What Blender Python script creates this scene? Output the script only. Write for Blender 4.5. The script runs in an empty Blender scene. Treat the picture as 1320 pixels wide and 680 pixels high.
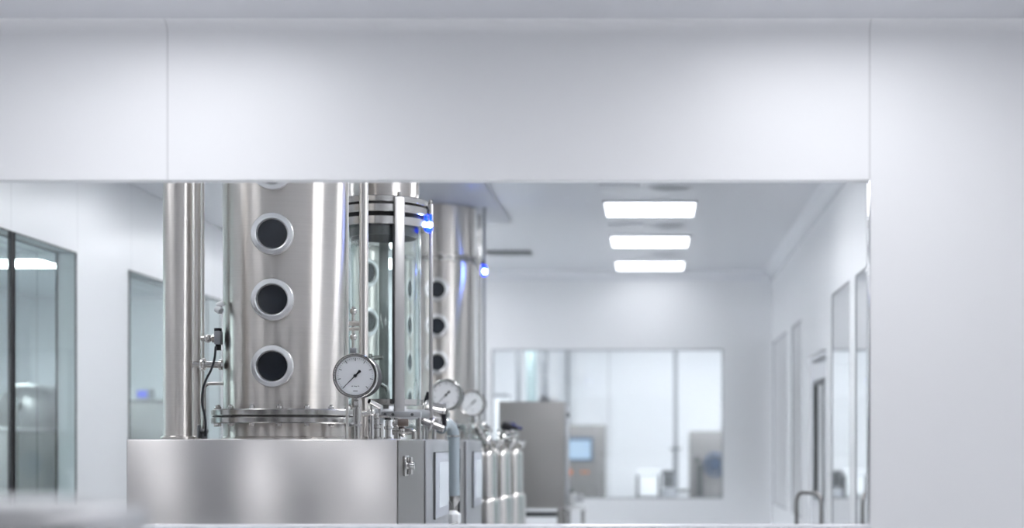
import bpy, bmesh, math, random
from mathutils import Vector, Matrix
random.seed(4)
PI = math.pi
C = bpy.context.scene.collection
SC = bpy.context.scene
EYE = 1.41                 # camera height
F, U0, V0 = 2000.0, 838.0, 570.0   # focal length in pixels of the 1320x680 frame and its level principal point
CEIL = 3.0
TOP = 1.4225               # top of the steel machine cabinets

def X(px, D): return (px - U0) * D / F
def Z(py, D): return EYE - (py - V0) * D / F

# ------------------------------------------------------------------ materials
def new_mat(name):
    m = bpy.data.materials.new(name); m.use_nodes = True
    nt = m.node_tree
    return m, nt, nt.nodes['Principled BSDF']

def pmat(name, col, rough=.5, metal=0., spec=.5, emit=None, es=0., coat=0., noise=None, trans=0., ior=1.45):
    m, nt, p = new_mat(name)
    p.inputs['Base Color'].default_value = (*col, 1)
    p.inputs['Roughness'].default_value = rough
    p.inputs['Metallic'].default_value = metal
    p.inputs['Specular IOR Level'].default_value = spec
    p.inputs['Coat Weight'].default_value = coat
    p.inputs['Transmission Weight'].default_value = trans
    p.inputs['IOR'].default_value = ior
    if emit:
        p.inputs['Emission Color'].default_value = (*emit, 1)
        p.inputs['Emission Strength'].default_value = es
    if noise:
        sc, amt = noise
        tc = nt.nodes.new('ShaderNodeTexCoord'); mp = nt.nodes.new('ShaderNodeMapping')
        mp.inputs['Scale'].default_value = sc
        nz = nt.nodes.new('ShaderNodeTexNoise'); nz.inputs['Scale'].default_value = 1.; nz.inputs['Detail'].default_value = 3
        mr = nt.nodes.new('ShaderNodeMapRange'); mr.inputs['To Min'].default_value = max(.02, rough-amt); mr.inputs['To Max'].default_value = rough+amt
        nt.links.new(tc.outputs['Object'], mp.inputs['Vector']); nt.links.new(mp.outputs[0], nz.inputs['Vector'])
        nt.links.new(nz.outputs['Fac'], mr.inputs['Value']); nt.links.new(mr.outputs[0], p.inputs['Roughness'])
    return m

def brushed(name, col, rough, aniso, rot=.25, axis='Z', grain=(3, 3, 220), var=.06, bump=.0):
    m, nt, p = new_mat(name)
    p.inputs['Metallic'].default_value = 1
    p.inputs['Roughness'].default_value = rough
    p.inputs['Anisotropic'].default_value = aniso
    p.inputs['Anisotropic Rotation'].default_value = rot
    tg = nt.nodes.new('ShaderNodeTangent'); tg.direction_type = 'RADIAL'; tg.axis = axis
    nt.links.new(tg.outputs[0], p.inputs['Tangent'])
    tc = nt.nodes.new('ShaderNodeTexCoord'); mp = nt.nodes.new('ShaderNodeMapping')
    mp.inputs['Scale'].default_value = grain
    nz = nt.nodes.new('ShaderNodeTexNoise'); nz.inputs['Scale'].default_value = 1.; nz.inputs['Detail'].default_value = 4
    mx = nt.nodes.new('ShaderNodeMix'); mx.data_type = 'RGBA'
    mx.inputs['A'].default_value = (*[c*(1-var) for c in col], 1); mx.inputs['B'].default_value = (*[min(1, c*(1+var)) for c in col], 1)
    nt.links.new(tc.outputs['Object'], mp.inputs['Vector']); nt.links.new(mp.outputs[0], nz.inputs['Vector'])
    nt.links.new(nz.outputs['Fac'], mx.inputs['Factor']); nt.links.new(mx.outputs['Result'], p.inputs['Base Color'])
    # a slight waviness of rolled sheet
    n2 = nt.nodes.new('ShaderNodeTexNoise'); n2.inputs['Scale'].default_value = 5.; n2.inputs['Detail'].default_value = 1
    bp = nt.nodes.new('ShaderNodeBump'); bp.inputs['Strength'].default_value = bump; bp.inputs['Distance'].default_value = .02
    if bump:
        nt.links.new(tc.outputs['Object'], n2.inputs['Vector']); nt.links.new(n2.outputs['Fac'], bp.inputs['Height'])
        nt.links.new(bp.outputs[0], p.inputs['Normal'])
    return m

def panel_mat(name, col, rough, axis, x0, step, width=.004, dark=.62):
    """painted sandwich panels with thin vertical joints every STEP along AXIS"""
    m, nt, p = new_mat(name)
    p.inputs['Roughness'].default_value = rough
    g = nt.nodes.new('ShaderNodeNewGeometry'); s = nt.nodes.new('ShaderNodeSeparateXYZ')
    nt.links.new(g.outputs['Position'], s.inputs[0])
    def math_(op, a, b=None):
        n = nt.nodes.new('ShaderNodeMath'); n.operation = op
        if isinstance(a, (int, float)): n.inputs[0].default_value = a
        else: nt.links.new(a, n.inputs[0])
        if b is not None:
            if isinstance(b, (int, float)): n.inputs[1].default_value = b
            else: nt.links.new(b, n.inputs[1])
        return n.outputs[0]
    v = math_('SUBTRACT', s.outputs[axis], x0 - step/2)
    v = math_('DIVIDE', v, step); v = math_('FRACT', v); v = math_('SUBTRACT', v, .5); v = math_('ABSOLUTE', v)
    v = math_('LESS_THAN', v, width/2/step)
    mx = nt.nodes.new('ShaderNodeMix'); mx.data_type = 'RGBA'
    mx.inputs['A'].default_value = (*col, 1); mx.inputs['B'].default_value = (*[c*dark for c in col], 1)
    nt.links.new(v, mx.inputs['Factor']); nt.links.new(mx.outputs['Result'], p.inputs['Base Color'])
    return m

def sheet_glass(name, tint, refl=(1, 1, 1)):
    m = bpy.data.materials.new(name); m.use_nodes = True
    nt = m.node_tree; nt.nodes.clear()
    o = nt.nodes.new('ShaderNodeOutputMaterial'); mx = nt.nodes.new('ShaderNodeMixShader')
    t = nt.nodes.new('ShaderNodeBsdfTransparent'); g = nt.nodes.new('ShaderNodeBsdfGlossy')
    t.inputs[0].default_value = (*tint, 1); g.inputs['Color'].default_value = (*refl, 1); g.inputs['Roughness'].default_value = .01
    fr = nt.nodes.new('ShaderNodeFresnel'); fr.inputs['IOR'].default_value = 1.5
    nt.links.new(fr.outputs[0], mx.inputs[0]); nt.links.new(t.outputs[0], mx.inputs[1]); nt.links.new(g.outputs[0], mx.inputs[2])
    nt.links.new(mx.outputs[0], o.inputs[0])
    return m

WHITE = (.84, .845, .86)
M = {}
M['front_wall'] = panel_mat('painted_panel_front', WHITE, .38, 'X', X(216, 4.3), 1.946, .005, .78)
M['side_wall'] = panel_mat('painted_panel_side', WHITE, .30, 'Y', 8.67, .90, .006, .75)
M['right_panel'] = panel_mat('painted_panel_right', WHITE, .28, 'Y', 8.72, 1.15, .006, .8)
M['end_wall'] = pmat('painted_panel_end', WHITE, .38)
M['far_panel'] = panel_mat('painted_panel_far', WHITE, .4, 'X', X(785, 20), .88, .02, .72)
M['grey_panel'] = pmat('grey_laminate_panel', (.72, .72, .725), .35)
M['ceiling'] = pmat('painted_ceiling', (.67, .68, .71), .25)
M['floor'] = pmat('epoxy_floor', (.85, .855, .86), .3, noise=((2, 2, 2), .08))
M['trim'] = pmat('white_trim', (.82, .83, .86), .22)
M['gloss_trim'] = pmat('polished_edge_trim', (.78, .785, .80), .13, 1.)
M['column'] = brushed('brushed_steel_column', (.62, .588, .56), .36, 1., bump=.04)
M['steel'] = brushed('brushed_steel_pipe', (.60, .58, .56), .30, 1.)
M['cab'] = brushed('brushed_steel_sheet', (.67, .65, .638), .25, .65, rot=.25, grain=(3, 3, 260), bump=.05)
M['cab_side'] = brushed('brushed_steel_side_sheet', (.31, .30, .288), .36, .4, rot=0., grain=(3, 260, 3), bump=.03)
M['cab_light'] = pmat('bead_blasted_steel', (.47, .475, .49), .36, 1.)
M['cab_dark'] = brushed('grey_steel_sheet', (.30, .29, .285), .40, .3, rot=0., grain=(3, 3, 200), bump=.02)
M['cab_mid'] = pmat('mid_grey_steel_sheet', (.34, .33, .32), .5, .4, noise=((3, 3, 60), .05))
M['cupboard'] = pmat('dark_grey_laminate', (.09, .092, .095), .4)
M['rod'] = pmat('flat_bar_steel', (.40, .392, .388), .42, 1.)
M['plate'] = pmat('grey_lavender_plate', (.52, .53, .58), .35)
M['bottle'] = brushed('bottle_steel', (.60, .58, .56), .24, .6)
M['light_row'] = pmat('light_diffuser_row', (.9, .9, .9), .5, emit=(.945, .965, 1.), es=22.)
M['polish'] = pmat('polished_steel', (.58, .57, .56), .09, 1.)
M['satin'] = pmat('satin_steel', (.46, .45, .44), .22, 1., noise=((30, 30, 30), .05))
M['ring'] = pmat('machined_steel_ring', (.80, .80, .81), .30, 1.)
M['dark_glass'] = pmat('dark_sight_glass', (.022, .027, .036), .10, 0., .5)
M['gasket'] = pmat('black_gasket', (.012, .012, .014), .5)
M['black'] = pmat('black_plastic', (.02, .02, .024), .5, spec=.25)
M['rubber'] = pmat('black_rubber_cable', (.025, .027, .035), .45)
M['grey_plastic'] = pmat('grey_plastic', (.33, .34, .36), .4)
M['dark_grey'] = pmat('dark_grey_plastic', (.10, .105, .11), .4)
M['white_plastic'] = pmat('white_plastic', (.82, .83, .84), .35)
M['bluecap'] = pmat('dark_blue_cap', (.02, .025, .13), .35)
M['bluegrey'] = pmat('blue_grey_paint', (.08, .12, .20), .4)
M['orange'] = pmat('orange_button', (.85, .22, .05), .4)
M['dial'] = pmat('white_dial', (.90, .905, .92), .55)
M['screen'] = pmat('lit_screen', (.02, .02, .02), .2, emit=(.55, .75, 1.), es=.95)
M['screen_blue'] = pmat('lit_blue_display', (.02, .02, .02), .2, emit=(.06, .10, 1.), es=1.3)
M['screen_reflection'] = pmat('painted_screen_reflection', (.72, .77, .82), .18)  # pale colour paints the reflection lying on the control screens
M['bezel_grey'] = pmat('blue_grey_bezel', (.42, .44, .49), .35)
M['light'] = pmat('light_diffuser', (.9, .9, .9), .5, emit=(.945, .965, 1.), es=3.6)
M['light_main'] = pmat('light_diffuser_main', (.9, .9, .9), .5, emit=(.945, .965, 1.), es=11.)
M['light_front'] = pmat('light_diffuser_front', (.9, .9, .9), .5, emit=(.955, .965, 1.), es=7.2)
M['light_back'] = pmat('light_diffuser_back', (.9, .9, .9), .5, emit=(.93, .965, 1.), es=22.)
M['light_side'] = pmat('light_diffuser_side', (.9, .9, .9), .5, emit=(.93, .97, 1.), es=54.)
M['light_right'] = pmat('light_diffuser_right', (.9, .9, .9), .5, emit=(.93, .97, 1.), es=24.)
M['led'] = pmat('blue_led', (.1, .1, .1), .3, emit=(.15, .27, 1.), es=170.)
M['led_lens'] = pmat('blue_led_lens', (.01, .03, .5), .15, emit=(.005, .05, 1.), es=2.2)
M['window_glass'] = sheet_glass('tinted_window_glass', (.80, .875, .87))
M['end_glass'] = sheet_glass('clear_window_glass', (.95, .965, .965))
M['tube_glass'] = pmat('borosilicate_glass', (.90, .965, .95), .02, trans=1., ior=1.47)
M['hose'] = pmat('clear_blue_grey_hose', (.30, .35, .385), .08, spec=.6, coat=.5)
M['copper'] = pmat('brown_fitting', (.24, .20, .18), .35, .8)
M['teal'] = pmat('pale_teal_duct', (.42, .52, .53), .5)
M['vent'] = pmat('perforated_vent', (.16, .17, .18), .5)
M['bench'] = pmat('brushed_bench_steel', (.62, .62, .63), .38, .9)

# ------------------------------------------------------------------ mesh builder
class B:
    """collects shapes in world coordinates, links them as one mesh"""
    def __init__(self): self.bm = bmesh.new(); self.mi = 0
    def mat(self, i): self.mi = i; return self
    def _tag(self, faces):
        for f in faces: f.material_index = self.mi
    def box(self, x0, x1, y0, y1, z0, z1, bev=0., seg=2, mtx=None):
        before = set(self.bm.faces)
        r = bmesh.ops.create_cube(self.bm, size=1.)
        vs = r['verts']
        for v in vs:
            v.co = Vector((x0+(v.co.x+.5)*(x1-x0), y0+(v.co.y+.5)*(y1-y0), z0+(v.co.z+.5)*(z1-z0)))
        if bev:
            es = list({e for v in vs for e in v.link_edges})
            bmesh.ops.bevel(self.bm, geom=es, offset=bev, segments=seg, profile=.5, affect='EDGES')
        new = [f for f in self.bm.faces if f not in before]
        if mtx is not None:
            bmesh.ops.transform(self.bm, matrix=mtx, verts=list({v for f in new for v in f.verts}))
        self._tag(new); return self
    def lathe(self, prof, o=(0, 0, 0), axis=(0, 0, 1), seg=48, closed=False):
        """PROF: (radius, height) pairs along AXIS from O"""
        o = Vector(o); a = Vector(axis).normalized()
        q = Vector((0, 0, 1)).rotation_difference(a).to_matrix()
        rows = []
        for r, h in prof:
            if r < 1e-6: rows.append([self.bm.verts.new(o + q @ Vector((0, 0, h)))])
            else: rows.append([self.bm.verts.new(o + q @ Vector((r*math.cos(t), r*math.sin(t), h))) for t in [2*PI*k/seg for k in range(seg)]])
        fs = []
        pairs = list(zip(rows, rows[1:])) + ([(rows[-1], rows[0])] if closed else [])
        for A, Bb in pairs:
            for k in range(seg):
                k2 = (k+1) % seg
                if len(A) == 1 and len(Bb) == 1: continue
                if len(A) == 1: f = (A[0], Bb[k2], Bb[k])
                elif len(Bb) == 1: f = (A[k], A[k2], Bb[0])
                else: f = (A[k], A[k2], Bb[k2], Bb[k])
                fs.append(self.bm.faces.new(f))
        self._tag(fs); return self
    def cyl(self, p0, p1, r, r2=None, seg=24, bev=0.):
        p0, p1 = Vector(p0), Vector(p1); L = (p1-p0).length; r2 = r if r2 is None else r2
        if bev: pr = [(0, 0), (r-bev, 0), (r, bev), (r2, L-bev), (r2-bev, L), (0, L)]
        else: pr = [(0, 0), (r, 0), (r2, L), (0, L)]
        return self.lathe(pr, p0, p1-p0, seg)
    def ball(self, c, r, seg=20, sz=1.):
        n = 10
        return self.lathe([(r*math.sin(PI*k/n), -r*sz*math.cos(PI*k/n)) for k in range(n+1)], c, (0, 0, 1), seg)
    def tube(self, pts, r, seg=14, corner=0., n=6):
        pts = [Vector(p) for p in pts]
        if corner:
            out = [pts[0]]
            for a, b, c in zip(pts, pts[1:], pts[2:]):
                u, v = (a-b), (c-b); k = min(corner, u.length*.48, v.length*.48)
                s, e = b+u.normalized()*k, b+v.normalized()*k
                for i in range(n+1):
                    t = i/n; out.append(s*(1-t)**2 + b*2*t*(1-t) + e*t*t)
            out.append(pts[-1]); pts = out
        rs = r if isinstance(r, (list, tuple)) else [r]*len(pts)
        d0 = (pts[1]-pts[0]).normalized()
        nrm = d0.orthogonal().normalized(); rows = []
        for i, p in enumerate(pts):
            d = (pts[min(i+1, len(pts)-1)] - pts[max(i-1, 0)]).normalized()
            nrm = (nrm - d*nrm.dot(d)).normalized(); bi = d.cross(nrm)
            rows.append([self.bm.verts.new(p + (nrm*math.cos(t)+bi*math.sin(t))*rs[i]) for t in [2*PI*k/seg for k in range(seg)]])
        fs = []
        for A, Bb in zip(rows, rows[1:]):
            for k in range(seg):
                k2 = (k+1) % seg; fs.append(self.bm.faces.new((A[k], A[k2], Bb[k2], Bb[k])))
        fs.append(self.bm.faces.new(rows[0][::-1])); fs.append(self.bm.faces.new(rows[-1]))
        self._tag(fs); return self
    def clamp(self, c, axis, r, w=.016):
        """sanitary clamp ring with its wing nut"""
        a = Vector(axis).normalized(); c = Vector(c)
        self.lathe([(r*.9, -w/2), (r*1.45, -w/2), (r*1.6, -w*.2), (r*1.6, w*.2), (r*1.45, w/2), (r*.9, w/2)], c, a, 24, True)
        s = a.orthogonal().normalized()
        if abs(s.z) < .5: s = a.cross(s).normalized()
        self.cyl(c+s*r*1.4, c+s*r*2.3, r*.3, seg=10)
        return self
    def hexnut(self, c, axis, r, h):
        return self.lathe([(0, 0), (r, 0), (r, h*.8), (r*.85, h), (0, h)], c, axis, 6)
    def profile_x(self, prof, x0, x1):
        """extrude a closed (y,z) profile along X"""
        A = [self.bm.verts.new((x0, y, z)) for y, z in prof]; Bb = [self.bm.verts.new((x1, y, z)) for y, z in prof]
        n = len(prof); fs = [self.bm.faces.new((A[i], A[(i+1) % n], Bb[(i+1) % n], Bb[i])) for i in range(n)]
        fs += [self.bm.faces.new(A[::-1]), self.bm.faces.new(Bb)]
        self._tag(fs); return self
    def quad(self, *p):
        self._tag([self.bm.faces.new([self.bm.verts.new(q) for q in p])]); return self
    def build(self, name, mats, parent=None, angle=38, fix=True):
        if fix: bmesh.ops.recalc_face_normals(self.bm, faces=self.bm.faces[:])
        if parent is not None:
            w = Vector(parent.location); q = parent.parent
            while q is not None: w += Vector(q.location); q = q.parent
            bmesh.ops.translate(self.bm, vec=-w, verts=self.bm.verts[:])
        me = bpy.data.meshes.new(name); self.bm.to_mesh(me); self.bm.free()
        for m in (mats if isinstance(mats, (list, tuple)) else [mats]): me.materials.append(m)
        for p in me.polygons: p.use_smooth = True
        me.set_sharp_from_angle(angle=math.radians(angle))
        o = bpy.data.objects.new(name, me); C.objects.link(o)
        if parent is not None: o.parent = parent
        return o

def thing(name, label, cat, loc=(0, 0, 0), group=None):
    o = bpy.data.objects.new(name, None); C.objects.link(o); o.location = loc; o.empty_display_size = .05
    o['label'] = label; o['category'] = cat
    if group: o['group'] = group
    return o
def tag(o, label, cat, group=None):
    o['label'] = label; o['category'] = cat
    if group: o['group'] = group
    return o
def struct(o, label=None, cat=None):
    o['kind'] = 'structure'
    if label: o['label'] = label
    if cat: o['category'] = cat
    return o
def dup(root, loc, label, group=None):
    r = root.copy(); C.objects.link(r); r.location = loc; r['label'] = label
    if group: r['group'] = group
    for ch in list(root.children):
        c = ch.copy(); C.objects.link(c); c.parent = r
        for g in list(ch.children):
            d = g.copy(); C.objects.link(d); d.parent = c
    return r

def wall_boxes(b, axis, pos, th, u0, u1, z0, z1, holes):
    """boxes of a wall at POS..POS+TH on AXIS ('x' or 'y'), spanning U, leaving HOLES (u0,u1,z0,z1) open"""
    us = sorted({u0, u1, *[h[0] for h in holes], *[h[1] for h in holes]})
    for a, c in zip(us, us[1:]):
        hs = sorted((h[2], h[3]) for h in holes if h[0] <= a+1e-6 and h[1] >= c-1e-6)
        z = z0; spans = []
        for lo, hi in hs:
            if lo > z: spans.append((z, lo))
            z = hi
        if z < z1: spans.append((z, z1))
        for lo, hi in spans:
            if axis == 'x': b.box(pos, pos+th, a, c, lo, hi)
            else: b.box(a, c, pos, pos+th, lo, hi)

# ------------------------------------------------------------------ the setting
WY, WT = 4.3, .05          # the partition with the big opening
XL, XR, YE = -3.2, 1.134, 14.45
JX = X(1122, WY); OT = Z(231.5, WY); OB = Z(677.3, WY)   # right jamb, head and sill of the opening
FC = 2.575                  # ceiling of the room the camera stands in
def cove(b, y, z, r, sy, x0, x1):
    """concave quarter round between a wall face at Y (room on side SY) and a ceiling at Z"""
    pr = [(y, z), (y, z-r)] + [(y + sy*(r - r*math.cos(t)), z - r + r*math.sin(t)) for t in [PI/2*k/10 for k in range(1, 10)]] + [(y+sy*r, z)]
    b.profile_x(pr, x0, x1)

b = B(); wall_boxes(b, 'y', WY, WT, -6.9, 4.5, 0, 3.1, [(-3.15, JX, OB, OT)])
struct(b.build('wall_front', M['front_wall']), 'white panel partition framing the large pass-through opening', 'wall')
b = B(); cove(b, WY, FC, .035, -1, -6.9, 4.5)
struct(b.build('trim_1', M['front_wall']))
# slim polished edge profile round the opening
b = B()
r = .006
b.box(JX-.003, JX, WY+.002, WY+WT+.006, OB+.003, OT, .001)
struct(b.build('trim_2', M['gloss_trim']))
b = B(); b.box(-3.15, JX, WY-.012, WY+WT+.01, OB-.012, OB+.002, .002)
struct(b.build('trim_3', M['trim']))

b = B(); b.box(-6.9, 4.5, -3, 22, -.1, 0)
struct(b.build('floor', M['floor']))
b = B(); b.box(-6.9, 4.5, -3, WY, FC, FC+.1)
struct(b.build('ceiling_front', M['ceiling']))
b = B(); b.box(-6.9, 4.5, WY+WT, 22, CEIL, CEIL+.1)
struct(b.build('ceiling', M['ceiling']))
b = B(); b.box(-6.9, 4.5, -3.1, -3, 0, FC)
struct(b.build('wall_back', M['grey_panel']))
b = B(); b.box(-6.9, -6.8, -3, WY, 0, FC)
struct(b.build('wall_front_left', M['grey_panel']))
b = B(); b.box(4.5, 4.6, -3, WY, 0, FC)
struct(b.build('wall_front_right', M['grey_panel']))

LW0, LW1 = .80, 2.468
RW1 = 2.335
lwin = [(6.0, 8.64, LW0, LW1), (9.52, 11.57, LW0, LW1)]
rwin = [(7.45, 8.58, .85, RW1), (8.82, 9.70, .85, RW1), (11.62, 12.42, .85, RW1), (12.85, 14.32, .85, RW1)]
door = (9.98, 11.08, 0., 2.02)
b = B(); wall_boxes(b, 'x', XL-.1, .1, WY+WT, 22, 0, CEIL, lwin)
struct(b.build('wall_left', M['side_wall']), 'white side wall with tall flush glazed windows behind the steel column', 'wall')
b = B(); wall_boxes(b, 'x', XR, .08, WY+WT, YE, 0, CEIL, rwin + [door])
struct(b.build('wall_right', M['right_panel']), 'white right side wall with narrow glazed windows and a door', 'wall')
ewin = (X(634, YE), X(932, YE), Z(642, YE), Z(450, YE))
b = B(); wall_boxes(b, 'y', YE, .08, XL, 4.5, 0, CEIL, [ewin])
struct(b.build('wall_end', M['end_wall']), 'white end wall with a wide window into the next room', 'wall')
b = B(); b.box(XL, 4.5, 20, 20.1, 0, CEIL)
struct(b.build('wall_far', M['far_panel']))
b = B(); b.box(2.6, 2.7, YE+.08, 20, 0, CEIL)
struct(b.build('wall_far_right', M['end_wall']))
b = B(); b.box(4.4, 4.5, WY+WT, YE, 0, CEIL)
struct(b.build('wall_right_room', M['end_wall']))
b = B(); b.box(-6.9, -6.8, WY+WT, 22, 0, CEIL)
struct(b.build('wall_left_room', M['end_wall']))
b = B(); b.box(-6.8, XL-.1, 17.0, 17.1, 0, CEIL)
struct(b.build('wall_left_room_end', M['end_wall']))
# ceiling coves of the machine room
b = B()
pr = [(XR, CEIL), (XR, CEIL-.09)] + [(XR - (.09 - .09*math.cos(t)), CEIL-.09+.09*math.sin(t)) for t in [PI/2*k/8 for k in range(1, 8)]] + [(XR-.09, CEIL)]
A_ = [b.bm.verts.new((x, WY+WT, z)) for x, z in pr]; B_ = [b.bm.verts.new((x, YE, z)) for x, z in pr]
for i in range(len(pr)): b.bm.faces.new((A_[i], A_[(i+1) % len(pr)], B_[(i+1) % len(pr)], B_[i]))
struct(b.build('trim_4', M['trim']))
b = B(); cove(b, YE, CEIL, .09, -1, XL, XR-.09)
struct(b.build('trim_5', M['trim']))

def window_x(n, x_faces, y0, y1, z0, z1, glass, label, edge=.006, fr=None):
    """flush double glazed window in a wall lying along Y"""
    w = struct(thing('window_%d' % n, label, 'window', (sum(x_faces)/2, (y0+y1)/2, z0)))
    b = B()
    xa, xb = x_faces
    for xf, s in ((xa, 1), (xb, -1)):
        x0, x1 = sorted((xf, xf+s*.007))
        b.box(x0, x1, y0, y0+edge, z0, z1); b.box(x0, x1, y1-edge, y1, z0, z1)
        b.box(x0, x1, y0, y1, z1-edge, z1); b.box(x0, x1, y0, y1, z0, z0+edge)
    b.build('gasket', fr or M['gasket'], w)
    b = B()
    for xf, s in ((xa, .004), (xb, -.004)):
        b.quad((xf+s, y0, z0), (xf+s, y1, z0), (xf+s, y1, z1), (xf+s, y0, z1))
    b.build('pane', glass, w, fix=False)
    return w
for i, (h, t) in enumerate(zip([(6.0, 7.764, LW0, LW1), (7.801, 8.64, LW0, LW1), lwin[1]], ('tall dark-edged window cut off by the left edge', 'tall tinted window pane between the black mullion and white wall', 'tinted window behind the slim steel pipes'))):
    window_x(i+1, (XL, XL-.1), *h, M['window_glass'], t)
b = B(); b.box(XL-.016, XL+.003, 7.765, 7.80, LW0, LW1); b.box(XL-.104, XL-.086, 7.765, 7.80, LW0, LW1)
struct(b.build('trim_6', M['gasket']))
for i, (h, t) in enumerate(zip(rwin, ('narrow grey window next to the opening edge on right wall', 'narrow window with dark slanted top edge on right wall', 'thin far window on right wall before the corner', 'last pale window on right wall beside the end wall'))):
    window_x(i+4, (XR, XR+.08), *h, M['window_glass'], t, .012, M['grey_plastic'])
# window in the end wall
w = struct(thing('window_8', 'wide window in the end wall showing the bright room behind', 'window', ((ewin[0]+ewin[1])/2, YE+.04, ewin[2])))
b = B()
for y0, y1 in ((YE+.0, YE+.012), (YE+.068, YE+.08)):
    e = .008
    b.box(ewin[0], ewin[0]+e, y0, y1, ewin[2], ewin[3]); b.box(ewin[1]-e, ewin[1], y0, y1, ewin[2], ewin[3])
    b.box(ewin[0], ewin[1], y0, y1, ewin[3]-e, ewin[3]); b.box(ewin[0], ewin[1], y0, y1, ewin[2], ewin[2]+e)
b.build('gasket', M['grey_plastic'], w)
b = B()
for y in (YE+.006, YE+.074): b.quad((ewin[0], y, ewin[2]), (ewin[1], y, ewin[2]), (ewin[1], y, ewin[3]), (ewin[0], y, ewin[3]))
b.build('pane', M['end_glass'], w, fix=False)
# door in the right wall
d = struct(thing('door_1', 'white door in the right wall with a narrow dark-framed vision panel', 'door', (XR+.04, 10.5, 0)))
vy0, vy1, vz0, vz1 = 10.22, 10.84, 1.02, 1.835
b = B(); wall_boxes(b, 'x', XR+.012, .05, door[0]+.004, door[1]-.004, .005, door[3]-.004, [(vy0, vy1, vz0, vz1)])
b.build('door_leaf', M['trim'], d)
b = B()
for y0, y1, z0, z1 in ((vy0, vy0+.02, vz0, vz1), (vy1-.035, vy1, vz0, vz1), (vy0, vy1, vz1-.03, vz1), (vy0, vy1, vz0, vz0+.03)):
    b.box(XR+.004, XR+.03, y0, y1, z0, z1)
b.build('vision_frame', M['dark_grey'], d)
b = B(); b.quad((XR+.02, vy0, vz0), (XR+.02, vy1, vz0), (XR+.02, vy1, vz1), (XR+.02, vy0, vz1)); b.build('vision_pane', M['window_glass'], d, fix=False)
b = B(); b.box(XR-.014, XR+.012, 10.1, 10.75, 1.962, 1.978, .003)
b.build('door_closer', M['grey_plastic'], d)

# ------------------------------------------------------------------ ceiling fittings
def ceiling_light(label, loc, size, mat, group=None, frame=True):
    t = thing('ceiling_light', label, 'ceiling light', loc, group)
    h = size/2
    b = B(); x, y, z = loc
    b.box(x-h, x+h, y-h, y+h, z-.014, z-.010)
    b.build('diffuser', mat, t)
    b = B(); e = .014
    b.box(x-h-e, x+h+e, y-h-e, y-h, z-.013, z-.001); b.box(x-h-e, x+h+e, y+h, y+h+e, z-.013, z-.001)
    b.box(x-h-e, x-h, y-h, y+h, z-.013, z-.001); b.box(x+h, x+h+e, y-h, y+h, z-.013, z-.001)
    b.box(x-h, x+h, y-h, y+h, z-.009, z-.001)
    b.build('frame', M['trim'], t)
    return t
g = 'light panels in the machine room ceiling'
first = ceiling_light('nearest of the three bright ceiling panels in line, widest and highest', (0, 10.53, CEIL), .60, M['light'], g)
dup(first, (0, 12.23, CEIL), 'middle of the three bright ceiling panels in line', g)
dup(first, (0, 13.89, CEIL), 'farthest of the three bright ceiling panels, lowest and narrowest', g)
ml = None
for xx, ys in ((0., (5.45, 7.17, 8.85)), (-2.2, (5.45, 7.17, 8.85, 10.53, 12.23, 13.7))):
    for yy in ys:
        a = ((xx, yy, CEIL), 'square white ceiling light panel hidden above the partition', 'ceiling panels hidden from view')
        if yy == ys[0]: ml = ceiling_light(a[1], a[0], .6, M['light_row' if xx == 0 else 'light_main'], a[2])
        else: dup(ml, *a)
fl = None
for yy, xs in ((3.62, (-5.05, -3.15, -1.30, .50, 2.35)), (1.2, (-4.4, -2.45, -.5, 1.45, 3.4)), (-2.1, (-6.0, -3.0, -1., 1., 3.))):
    for xx in xs:
        a = ((xx, yy, FC), 'square white ceiling light panel above the partition, outside the picture', 'ceiling panels of the front room')
        if fl is None: fl = ceiling_light(a[1], a[0], .6, M['light_front'], a[2])
        else: dup(fl, *a)
bl = None
for xx in (-1.6, .2, 1.9):
    for yy in (15.6, 18.2):
        a = ((xx, yy, CEIL), 'ceiling light panel above the end window, out of sight', 'ceiling panels of the room beyond the end wall')
        if bl is None: bl = ceiling_light(a[1], a[0], .6, M['light_back'], a[2])
        else: dup(bl, *a)
sl = ceiling_light('long light seen through the left window', (-5.98, 13.7, CEIL), .6, M['light_side'])
sl.scale = (2.25, .7, 1); sl['label'] = 'bright light strip seen through the leftmost tinted window panes'
for xx, yy in ((-5., 7.0), (-5., 10.3)):
    s2 = dup(sl, (xx, yy, CEIL), 'ceiling light panel of a neighbouring room, out of sight', 'ceiling panels of the neighbouring rooms'); s2.scale = (1, 1, 1)
for yy in (6.5, 9.5, 12.5): ceiling_light('ceiling light panel of a neighbouring room, out of sight', (2.8, yy, CEIL), .6, M['light_right'], 'ceiling panels of the neighbouring rooms')

def vent(x, y, label):
    t = thing('ceiling_vent', label, 'vent', (x, y, CEIL), 'round perforated vents between the ceiling lights')
    b = B(); b.lathe([(0, -.004), (.125, -.004), (.135, -.001), (.135, 0)], (x, y, CEIL-.001), seg=36); b.build('rim', M['ceiling'], t)
    b = B()
    for k in range(5):
        n = max(1, k*7)
        for j in range(n):
            a = 2*PI*j/n; b.lathe([(0, 0), (.0085, 0)], (x+.025*k*math.cos(a), y+.025*k*math.sin(a), CEIL-.0062), seg=8)
    b.build('perforation', M['vent'], t); return t
v1 = vent(.125, 9.67, 'perforated round vent before the nearest light panel')
dup(v1, (.125, 11.4, CEIL), 'perforated round vent between the first and second light panels')
dup(v1, (.125, 13.09, CEIL), 'perforated round vent between the second and third light panels')
b = B(); b.box(-.31, -.06, 9.55, 9.79, CEIL-.006, CEIL-.001, .002); o = b.build('access_plate', M['ceiling'])
tag(o, 'pale blank plate beside the vent before the nearest light panel', 'plate', 'blank plates in the ceiling')
b = B(); b.box(-.31, -.06, 11.28, 11.52, CEIL-.006, CEIL-.001, .002); o = b.build('access_plate', M['ceiling'])
tag(o, 'pale blank plate between the first and second light panels', 'plate', 'blank plates in the ceiling')
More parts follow.
